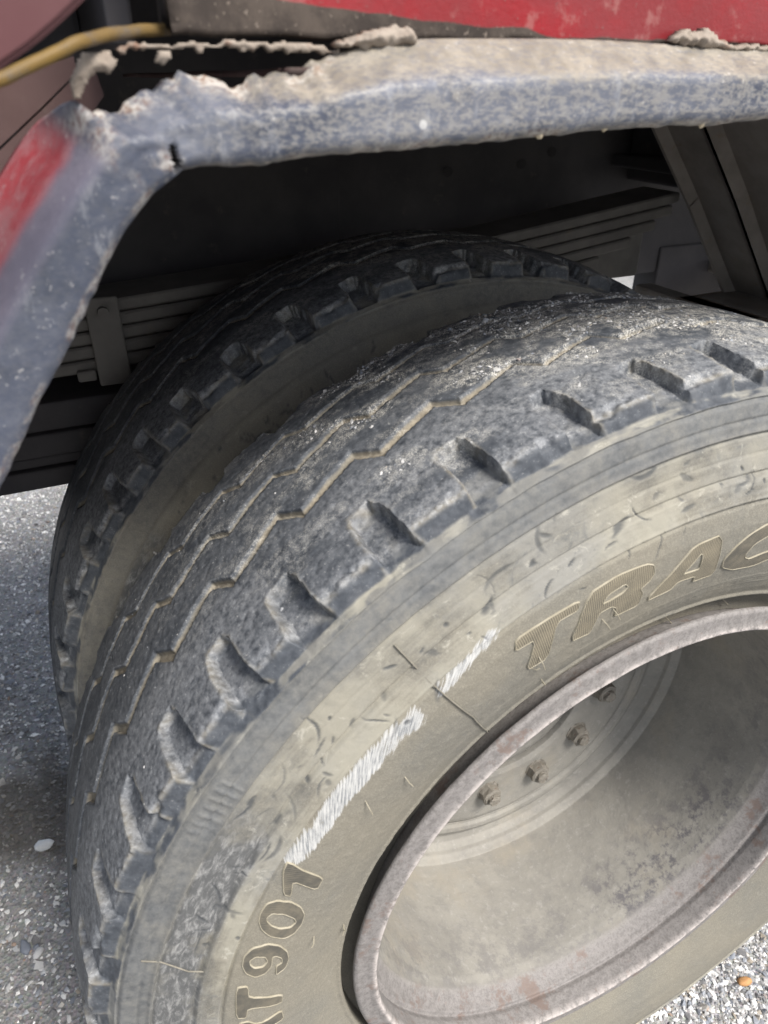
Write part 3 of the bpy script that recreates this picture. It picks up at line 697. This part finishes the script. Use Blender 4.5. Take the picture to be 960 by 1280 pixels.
# continue down the left leg and along to the far corner and the rear leg
inner = [(-.640, .800), (-.540, .920)]+inner+[(.12, 1.171), (.25, 1.171), (.37, 1.170), (.42, 1.150), (.52, 1.03), (.70, .80)]
outer = [(-.720, .840), (-.615, .965)]+outer+[(.12, 1.206), (.25, 1.206), (.385, 1.206), (.455, 1.190), (.57, 1.06), (.76, .83)]
inner = np.array(inner); outer = np.array(outer); n0 = len(inner)
u = np.arange(n0); tf = np.arange(0, n0-1+1e-6, .01)
kern = np.exp(-np.linspace(-1.6, 1.6, 51)**2); kern /= kern.sum()
def smo(a): return np.convolve(np.pad(np.interp(tf, u, a), 25, mode='reflect', reflect_type='odd'), kern, 'valid')
xi, zi, xo, zo = map(smo, (inner[:, 0], inner[:, 1], outer[:, 0], outer[:, 1]))
al = np.concatenate([[0], np.cumsum(np.hypot(np.diff((xi+xo)/2), np.diff((zi+zo)/2)))])
aa = np.arange(0, al[-1], .002); ts_ = np.interp(aa, al, tf); xi, zi, xo, zo = (np.interp(aa, al, v) for v in (xi, zi, xo, zo))
hole = sst(8.3, 8.9, ts_)*sst(13.2, 12.8, ts_)                # rusted-away stretch of the top edge
zo = zo+hole*((fbm(aa*70, aa*0, 51, 3)-.72)*.018+(fbm(aa*230, aa*0, 52, 2)-.5)*.007)
eb = (fbm(aa*24, aa*0, 53, 3)-.5)*.004+(fbm(aa*150, aa*0, 57, 3)-.5)*.0016
legf = sst(8.6, 6.2, ts_)
ff = np.concatenate([[-.03, -.02, -.01], np.linspace(0, 1, 42)])
bk = np.interp(ff, [-.03, -.02, -.01, 0, .06, .14, .34, .50, .58, .64, .74, .84, .92, 1.0], [.016, .009, .003, 0, -.0025, -.0035, -.004, -.0045, -.004, -.0015, .0035, .0085, .0125, .017])
Tn, Fn = np.meshgrid(ts_, ff, indexing='ij'); An = np.repeat(aa[:, None], len(ff), 1); f0 = np.clip(Fn, 0, 1)
ux, uz = xo-xi, zo-zi; L = np.hypot(ux, uz)
lipz = np.interp(ff, [-.03, -.02, -.01, 0], [.005, .0005, -.0008, 0])
X = xi[:, None]+ux[:, None]*f0+(ux/L)[:, None]*((ff < 0)*lipz)[None]
Z = zi[:, None]+uz[:, None]*f0+(uz/L)[:, None]*((ff < 0)*lipz)[None]
fade = eb[:, None]*np.clip(1-f0*3, 0, 1); X = X+(ux/L)[:, None]*fade; Z = Z+(uz/L)[:, None]*fade
Yv = GY+bk[None]+legf[:, None]*(np.sqrt((f0-.5)**2+.0003)+f0-.5)*.048
Yv = Yv+(fbm(X*12+40, Z*12, 61, 2)-.5)*.003+(fbm(X*170+40, Z*170, 66, 3)-.5)*.0005*(1+5*sst(6.6, 7.6, Tn)*sst(10.5, 8.6, Tn))
# dented corner
Yv = Yv+.006*np.exp(-((X+.352)/.012)**2-((Z-1.185)/.02)**2)
V = np.stack([X, Yv, Z], -1).reshape(-1, 3); K = len(ff)
bar = sst(7.6, 9.5, Tn); nsm = fbm(X*18+9, Z*18, 71, 4)
AT = dict(dusty=np.maximum(.12+.88*sst(9.0, 13.0, Tn), .45*sst(.6, .2, nsm)), tan=np.maximum.reduce([bar*sst(.44, .80, f0+.35*(nsm-.5))*sst(9.5, 13.0, Tn), (.3+.4*bar)*(f0 < .04), .36*bar*sst(11, 14, Tn)]),
          mauve=legf[:, None]*sst(.42, .56, f0+.10*(nsm-.5))*sst(8.6, 7.4, Tn), red=legf[:, None]*sst(.52, .80, f0+.22*(nsm-.5))*sst(8.8, 7.4, Tn)*(.72+.28*sst(2.4, 5.2, Tn)),
          rust=np.maximum.reduce([hole[:, None]*sst(.70, .98, f0), sst(6.9, 7.8, Tn)*sst(9.8, 8.6, Tn)*.7*sst(.4, .6, nsm), .5*(f0 < .07)]))
fi, ji = np.meshgrid(np.arange(len(aa)-1), np.arange(K-1), indexing='ij')
tc = Tn[:-1, :-1]; fc = Fn[:-1, :-1]
xc = X[:-1, :-1]; zc = Z[:-1, :-1]
ca, cb = np.array(gp_((210, 182))), np.array(gp_((222, 216)))      # crack at the inner corner
dl = cb-ca; qq = np.clip(((xc-ca[0])*dl[0]+(zc-ca[1])*dl[1])/(dl@dl), 0, 1.3)
dist = np.hypot(xc-ca[0]-dl[0]*qq, zc-ca[1]-dl[1]*qq)+.0006*(vn(zc*900, xc*900, 3)-.5)
crack = (dist < .0010+.0016*np.clip(qq, 0, 1)) & (fc >= 0)
b0 = fi*K+ji
F = np.stack([b0, b0+K, b0+K+1, b0+1], -1)[~crack]
fl = pmesh('arch_flange', V, F, M_GUARD, None, True)
for k, v in AT.items():
    at = fl.data.attributes.new(k, 'FLOAT', 'POINT'); at.data.foreach_set('value', np.broadcast_to(v, Tn.shape).reshape(-1).astype(np.float32))
md = fl.modifiers.new('thick', 'SOLIDIFY'); md.thickness = .003; md.offset = 0
def reparent(o, p):
    o.parent = p; o.matrix_parent_inverse = Matrix.Translation(-Vector(p.location)); return o
reparent(fl, guard)
# the sheet of the arch, running inboard from the flange
def sheet(name, pl, y0, y1, mat, th=.003, ny=14, bumpy=.004):
    V = []; F = []; pl = np.array(pl); n = len(pl); ys = np.linspace(y0, y1, ny)
    for i in range(n):
        for y in ys:
            d = (float(fbm(i*.7, y*9, 83, 3))-.5)*bumpy
            V.append((pl[i, 0], y, pl[i, 1]+d))
    for i in range(n-1):
        for j in range(ny-1): F.append((i*ny+j, (i+1)*ny+j, (i+1)*ny+j+1, i*ny+j+1))
    o = pmesh(name, V, F, mat, None, True); m_ = o.modifiers.new('thick', 'SOLIDIFY'); m_.thickness = th; return o
YS = GY+.030
pl_left = [(outer[k][0]+.012, outer[k][1]-.006) for k in range(0, 9)]
reparent(sheet('arch_sheet', pl_left, YS, .50, M_SKIN), guard)
top = [(-.30, 1.196), (-.20, 1.197), (-.05, 1.198), (.10, 1.198), (.25, 1.198), (.385, 1.197)]
reparent(sheet('arch_sheet', top, GY+.014, .50, M_SKIN), guard)
rearp = [(.385, 1.1965), (.455, 1.180), (.57, 1.05), (.66, .94), (.76, .82)]
reparent(sheet('arch_sheet', rearp, GY+.02, .50, M_BROWN), guard)
# stiffener channel at the inboard edge of the rear slope
bm = bmesh.new()
for (ya, yb, dz0, dz1) in ((.425, .50, -.030, -.026), (.425, .431, -.030, -.002), (.496, .502, -.05, -.002)):
    for (a, b) in zip(rearp[:-1], rearp[1:]):
        d = Vector((b[0]-a[0], 0, b[1]-a[1])).normalized(); nn = Vector((d.z, 0, -d.x)); nn = -nn if nn.z < 0 else nn
        A_, B_ = Vector((a[0], 0, a[1])), Vector((b[0], 0, b[1]))
        vs = []
        for base in (A_, B_):
            for yy, dz in ((ya, dz0), (yb, dz0), (yb, dz1), (ya, dz1)): vs.append(bm.verts.new(base+nn*dz+Vector((0, yy, 0))))
        for q_ in ((0, 1, 2, 3), (7, 6, 5, 4), (0, 4, 5, 1), (1, 5, 6, 2), (2, 6, 7, 3), (3, 7, 4, 0)): bm.faces.new([vs[k] for k in q_])
reparent(bmobj('stiffener', bm, M_BROWN), guard)

# brown gusset plates behind the leg, with the open seam between them
for poly in ([(-180, 140), (0, 102), (92, 70), (96, 90), (52, 134), (0, 183), (-180, 350)], [(98, 92), (54, 136), (2, 186), (-178, 356), (-178, 420), (0, 330), (80, 190), (130, 120), (118, 84)]):
    bm = bmesh.new(); f = bm.faces.new([bm.verts.new(tuple(on_y(px, py, .0))) for px, py in poly])
    r_ = bmesh.ops.extrude_face_region(bm, geom=[f]); bmesh.ops.translate(bm, verts=[v for v in r_['geom'] if isinstance(v, bmesh.types.BMVert)], vec=(0, .004, 0))
    reparent(bmobj('gusset_plate', bm, M_SKIN), guard)
# rust strip left under the sill, weld clumps, dirt hanging from the lip
def lump(name, c, s, mat, seed, sub=3, parent=None):
    bm = bmesh.new(); bmesh.ops.create_icosphere(bm, subdivisions=sub, radius=1)
    for v in bm.verts:
        k = .45+.6*float(fbm(v.co.x*1.9+v.co.z*1.3+9, v.co.y*1.9+v.co.z*.8+9, seed, 2))+.55*float(fbm(v.co.x*s[0]*420+v.co.z*s[2]*300+9, v.co.y*s[1]*300+v.co.z*s[2]*400+9, seed+40, 3)); v.co = Vector((v.co.x*k*s[0], v.co.y*k*s[1], v.co.z*k*s[2]))+Vector(c)
    o = bmobj(name, bm, mat, None, True)
    if parent: reparent(o, parent)
    return o
def at_y(px, py, y): return tuple(on_y(px, py, y))
def crust(name, poly, y, thick, seed, back=.003):
    """a rough, scabby piece of rusted steel with the given outline, standing proud of a plane of constant y"""
    P_ = np.array([(on_y(px, py, y)[0], on_y(px, py, y)[2]) for px, py in poly]); st_ = .0007
    gx = np.arange(P_[:, 0].min()-st_, P_[:, 0].max()+2*st_, st_); gz = np.arange(P_[:, 1].min()-st_, P_[:, 1].max()+2*st_, st_)
    Xg, Zg = np.meshgrid(gx, gz, indexing='ij'); Xw = Xg+(fbm(Xg*260, Zg*260, seed, 3)-.5)*.004; Zw = Zg+(fbm(Xg*260, Zg*260, seed+5, 3)-.5)*.004
    ins = np.zeros(Xg.shape, bool); dm_ = np.full(Xg.shape, 9.0)
    for k in range(len(P_)):
        (x1, z1), (x2, z2) = P_[k-1], P_[k]
        cr_ = ((z1 > Zw) != (z2 > Zw)) & (Xw < (x2-x1)*(Zw-z1)/(z2-z1+1e-12)+x1); ins ^= cr_
        tt_ = np.clip(((Xw-x1)*(x2-x1)+(Zw-z1)*(z2-z1))/((x2-x1)**2+(z2-z1)**2+1e-12), 0, 1)
        dm_ = np.minimum(dm_, np.hypot(Xw-x1-tt_*(x2-x1), Zw-z1-tt_*(z2-z1)))
    hgt = thick*np.sqrt(np.clip(dm_/.005, 0, 1))*(.55+.9*fbm(Xg*190, Zg*190, seed+9, 4))
    V = []; F = []; idf = -np.ones(Xg.shape, int); idb = idf.copy()
    for i in range(Xg.shape[0]):
        for j in range(Xg.shape[1]):
            if ins[i, j]:
                idf[i, j] = len(V); V.append((Xg[i, j], y-hgt[i, j], Zg[i, j])); idb[i, j] = len(V); V.append((Xg[i, j], y+back, Zg[i, j]))
    ok_ = ins[:-1, :-1] & ins[1:, :-1] & ins[1:, 1:] & ins[:-1, 1:]
    for i, j in zip(*np.nonzero(ok_)):
        F.append((idf[i, j], idf[i+1, j], idf[i+1, j+1], idf[i, j+1])); F.append((idb[i, j+1], idb[i+1, j+1], idb[i+1, j], idb[i, j]))
        for (di, dj, a_, b_) in ((0, -1, (i, j), (i+1, j)), (0, 1, (i+1, j+1), (i, j+1)), (-1, 0, (i, j+1), (i, j)), (1, 0, (i+1, j), (i+1, j+1))):
            ni, nj = i+di, j+dj
            if not (0 <= ni < ok_.shape[0] and 0 <= nj < ok_.shape[1] and ok_[ni, nj]): F.append((idf[b_], idf[a_], idb[a_], idb[b_]))
    return reparent(pmesh(name, V, F, M_WELD, None, True), guard)
crust('weld_clump', [(412, 57), (425, 47), (452, 40), (478, 32), (512, 34), (521, 52), (500, 60), (440, 62)], GY+.016, .007, 1)
crust('weld_clump', [(832, 50), (846, 39), (886, 34), (894, 48), (925, 56), (962, 58), (962, 66), (900, 64), (872, 62), (850, 56)], GY+.016, .006, 2)
crust('rust_flake', [(93, 72), (116, 63), (136, 64), (147, 78), (140, 94), (130, 90), (119, 96), (108, 110), (101, 124), (90, 126), (88, 100)], GY+.012, .004, 3)
crust('rust_flake', [(140, 60), (172, 51), (192, 53), (215, 56), (290, 51), (380, 53), (424, 64), (424, 71), (340, 64), (290, 62), (250, 64), (215, 63), (180, 64), (158, 66)], GY+.018, .003, 4)
crust('rust_flake', [(193, 66), (210, 62), (216, 74), (206, 84), (195, 80)], GY+.014, .003, 5)
for (px, py, sd_) in ((674, 167, 21), (877, 153, 22), (756, 158, 23)):
    o = lump('dirt_clod', at_y(px, py, GY+.001), (.0016, .002, .0026), M_STRAW, sd_, 2, guard)

# ------------------------------------------------------------------ tipper body
body = empty('tipper_body', (0, -.1, 1.215))
tag(body, 'red tipper body with dirty lower sill above the mudguard', 'truck body')
x_l = on_y(214, 30, GY+.022)[0]
xs = np.concatenate([np.arange(x_l, .35, .006), np.arange(.35, 1.9, .1)])
zs = np.concatenate([[0, .001], np.arange(.003, .075, .0015), np.arange(.08, .6, .05)])
V = []; F = []; dirt = []
for x in xs:
    for z in zs:
        ed = (float(fbm(x*40, 3, 91, 3))-.5)*.004*(z < .01)
        y = GY+.022-.004*sst(.03, .034, z)+(float(fbm(x*14, z*14, 92, 3))-.5)*.003+(.004 if z == 0 else 0)
        V.append((x, y, 1.2065+z+ed))
        lim = float(np.interp(x, [-.36, -.30, -.25, -.16, 0], [.021, .0145, .0105, .0035, .0012]))+.004*(float(fbm(x*25, z*9, 93, 3))-.5)
        dirt.append(float(sst(lim+.003, lim-.003, z)))
nz = len(zs)
for i in range(len(xs)-1):
    for j in range(nz-1): F.append((i*nz+j, (i+1)*nz+j, (i+1)*nz+j+1, i*nz+j+1))
o = pmesh('side_panel', V, F, M_RED, None, True); at = o.data.attributes.new('dirt', 'FLOAT', 'POINT'); at.data.foreach_set('value', np.array(dirt, np.float32))
md = o.modifiers.new('thick', 'SOLIDIFY'); md.thickness = .03; md.offset = -1; reparent(o, body)
bm = bmesh.new(); box(bm, -1.5, 1.9, -.04, .80, 1.285, 1.325, .004); reparent(bmobj('floor_plate', bm, M_DARK), body)  # unseen floor, added to shade the wheel well, cut short inboard for skylight
bm = bmesh.new(); box(bm, -.62, x_l-.02, .10, .14, 1.20, 1.286, .004); reparent(bmobj('cross_bearer', bm, M_DARK), body)
bm = bmesh.new(); box(bm, x_l-.085, x_l-.070, -.02, .12, 1.19, 1.286, .002); reparent(bmobj('bracket', bm, M_DARK), body)
bm = bmesh.new(); box(bm, x_l-.02, x_l-.008, -.03, .12, 1.205, 1.286, .002); reparent(bmobj('bracket', bm, M_DARK), body)
# faded corner panel in front
cy = -.175
pts = [(-60, 135), (0, 86), (40, 58), (75, 28), (108, -4), (150, -60), (150, -200), (-200, -200), (-200, 230)]
bm = bmesh.new(); a = [bm.verts.new(tuple(on_y(px, py, cy))) for px, py in pts]; f = bm.faces.new(a)
r_ = bmesh.ops.extrude_face_region(bm, geom=[f]); bmesh.ops.translate(bm, verts=[v for v in r_['geom'] if isinstance(v, bmesh.types.BMVert)], vec=(0, .006, 0))
bmesh.ops.bevel(bm, geom=bm.edges[:], offset=.0015, segments=2, affect='EDGES')
o = bmobj('corner_panel', bm, M_MAUVE, None, False); tag(o, 'faded mauve red corner panel with a slanting lower edge', 'body panel')
# yellow hose
hp = [at_y(-60, 128, -.118), at_y(0, 99, -.112), at_y(45, 76, -.106), at_y(95, 55, -.10), at_y(140, 43, -.085), at_y(180, 38, -.072), at_y(216, 35, -.058), at_y(260, 33, -.050), at_y(330, 33, -.044)]
hp = np.array(hp); uu = np.linspace(0, len(hp)-1, 60); hs = np.stack([np.interp(uu, np.arange(len(hp)), hp[:, k]) for k in range(3)], -1)
hs[:, 2] += (fbm(uu*1.1, uu*0, 95, 3)-.5)*.002
V, F = tube(hs, .0024, 12); o = pmesh('hose', V, F, M_HOSE, None, True); tag(o, 'thin dusty yellow hose running behind the red sill', 'hose')

# ------------------------------------------------------------------ underbody seen through the arch
rail = empty('chassis_rail', (0, .74, .9)); tag(rail, 'tall dark chassis side rail behind the dual wheels', 'chassis rail')
bm = bmesh.new(); box(bm, -1.6, on_y(418, 230, .74)[0], .715, .80, .84, 1.285, .004); reparent(bmobj('web', bm, M_DARK), rail)
bm = bmesh.new(); box(bm, on_y(418, 230, .74)[0], 1.7, .74, .80, .850, 1.285, .004); box(bm, .72, 1.7, .735, .80, .45, .9, .004); reparent(bmobj('web', bm, M_DARK), rail)
for px, py in ((652, 205), (690, 190), (560, 215)):
    V, F = tube([at_y(px, py, .745), at_y(px, py, .735)], .008, 8); reparent(pmesh('bolt', V, F, M_DARK), rail)
sp = empty('leaf_spring', (0, .57, .93)); tag(sp, 'dusty leaf spring pack lying inboard of the inner tyre', 'leaf spring')
def leaf(x0, x1, k, y0=.535, y1=.625, th=.0155):
    xs = np.linspace(x0, x1, 36); V = []; F = []
    for x in xs:
        zt = np.interp(x, [-1.2, -.4, .2, .55], [.93, .952, .990, 1.034])-k*(th+.0022)
        b = .0025
        for yy, zz in ((y0+b, zt), (y1-b, zt), (y1, zt-b), (y1, zt-th+b), (y1-b, zt-th), (y0+b, zt-th), (y0, zt-th+b), (y0, zt-b)): V.append((x, yy, zz))
    for i in range(len(xs)-1):
        for j in range(8): F.append((i*8+j, (i+1)*8+j, (i+1)*8+(j+1) % 8, i*8+(j+1) % 8))
    F.append(tuple(range(8))); F.append(tuple(range(len(V)-8, len(V)))[::-1])
    o = pmesh('leaf', V, F, M_SPRING); bm = bmesh.new(); bm.from_mesh(o.data); bmesh.ops.recalc_face_normals(bm, faces=bm.faces); bm.to_mesh(o.data); bm.free(); reparent(o, sp)
for k, (a, b) in enumerate(((-1.2, .545), (-1.2, .535), (-1.15, .505), (-1.1, .46), (-1.0, .40))): leaf(a, b, k)
cx = on_y(136, 430, .53)[0]
bm = bmesh.new(); box(bm, cx-.020, cx+.020, .522, .532, .850, .962, .003); box(bm, cx-.045, cx-.022, .524, .536, .858, .872, .003); reparent(bmobj('spring_clip', bm, M_SPRING), sp)
V, F = tube([(cx, .524, .945), (cx, .514, .945)], .007, 8); reparent(pmesh('clip_bolt', V, F, M_SPRING), sp)
# stepped lower beam on the left
lb = empty('lower_beam', (-.6, .55, .72)); tag(lb, 'dark ribbed steel beam below the leaf spring', 'beam')
for (za, zb, yo) in ((.796, .834, .0), (.762, .7935, -.004), (.746, .7595, .003), (.716, .7435, -.002)):
    bm = bmesh.new(); box(bm, -1.6, -.10, .535+yo, .66, za, zb, .003); reparent(bmobj('bar', bm, M_DARK), lb)
# bits at the right end of the spring
hg = empty('spring_hanger', (.62, .62, .9)); tag(hg, 'dark spring hanger bracket at the end of the leaf spring', 'bracket')
bm = bmesh.new(); box(bm, .60, .72, .60, .735, 1.03, 1.14, .006); box(bm, .56, .66, .56, .735, 1.055, 1.075, .004); reparent(bmobj('hanger_block', bm, M_DARK), hg)
bm = bmesh.new(); box(bm, .615, .655, .592, .600, 1.02, 1.07, .003); reparent(bmobj('hanger_plate', bm, M_SPRING), hg)
c = on_y(838, 318, .56)
bm = bmesh.new(); p0 = on_y(740, 330, .56); box(bm, p0[0], c[0]-.03, .60, .70, .888, .965, .004); reparent(bmobj('hanger_block', bm, M_SPRING), hg)
ax = empty('cross_member', (.7, .4, .86)); tag(ax, 'brown dusty cross member behind the top of the outer tyre', 'beam')
bm = bmesh.new(); box(bm, .60, 1.10, .30, .50, .835, .872, .006); box(bm, .86, 1.06, .49, .745, .838, .869, .006); reparent(bmobj('beam_top', bm, M_BROWN), ax)
bm = bmesh.new(); box(bm, .56, .60, .36, .62, .80, .868, .006); reparent(bmobj('beam_end', bm, M_BROWN), ax)

q_ = [on_z(px, py, .868) for px, py in ((842, 372), (922, 360), (1010, 384), (1010, 420), (890, 402))]
bm = bmesh.new(); f = bm.faces.new([bm.verts.new(tuple(p)) for p in q_]); r_ = bmesh.ops.extrude_face_region(bm, geom=[f]); bmesh.ops.translate(bm, verts=[v for v in r_['geom'] if isinstance(v, bmesh.types.BMVert)], vec=(0, 0, -.03))
bmesh.ops.bevel(bm, geom=bm.edges[:], offset=.003, segments=2, affect='EDGES'); reparent(bmobj('beam_cap', bm, M_WELD), ax)
# neighbouring wheel of the tandem axle
wheel3 = empty('truck_wheel', (-1.14, DUAL+.03, R)); tag(wheel3, 'dark tyre of the neighbouring axle, just reaching into view beside the dual wheels', 'wheel')
for src in (tyre2, rim2):
    o = src.copy(); COL.objects.link(o); o.parent = wheel3
    for ch in src.children:
        c_ = ch.copy(); COL.objects.link(c_); c_.parent = o

# loose stones one can tell apart
for (px, py, s, tone, sd_, lab) in ((55, 1058, .016, .95, 5, 'white oblong pebble on the ground beside the tyre'), (48, 1192, .010, .9, 6, 'small pale pebble on the shaded gravel'), (32, 1186, .013, .35, 7, 'flat blue grey stone beside the pale pebble'), (930, 1228, .011, .0, 8, 'orange brown stone on the sunlit gravel')):
    p = on_z(px, py, GZ); mt = {5: (.62, .64, .66), 6: (.55, .55, .55), 7: (.20, .22, .26), 8: (.45, .24, .10)}[sd_]
    bm = bmesh.new(); bmesh.ops.create_icosphere(bm, subdivisions=3, radius=1)
    for v in bm.verts:
        k = .7+.6*float(fbm(v.co.x*1.4+v.co.z+9, v.co.y*1.4+9, sd_, 3)); v.co = Vector((v.co.x*k*s, v.co.y*k*s*.6, v.co.z*k*s*.45))
    o = bmobj('pebble', bm, m_simple('pebble stone', mt, tuple(x*.8 for x in mt), 60, .7, .4), None, True); o.location = (p[0], p[1], GZ+s*.25); o.rotation_euler = (0, 0, 1.1+sd_)
    tag(o, lab, 'pebble')
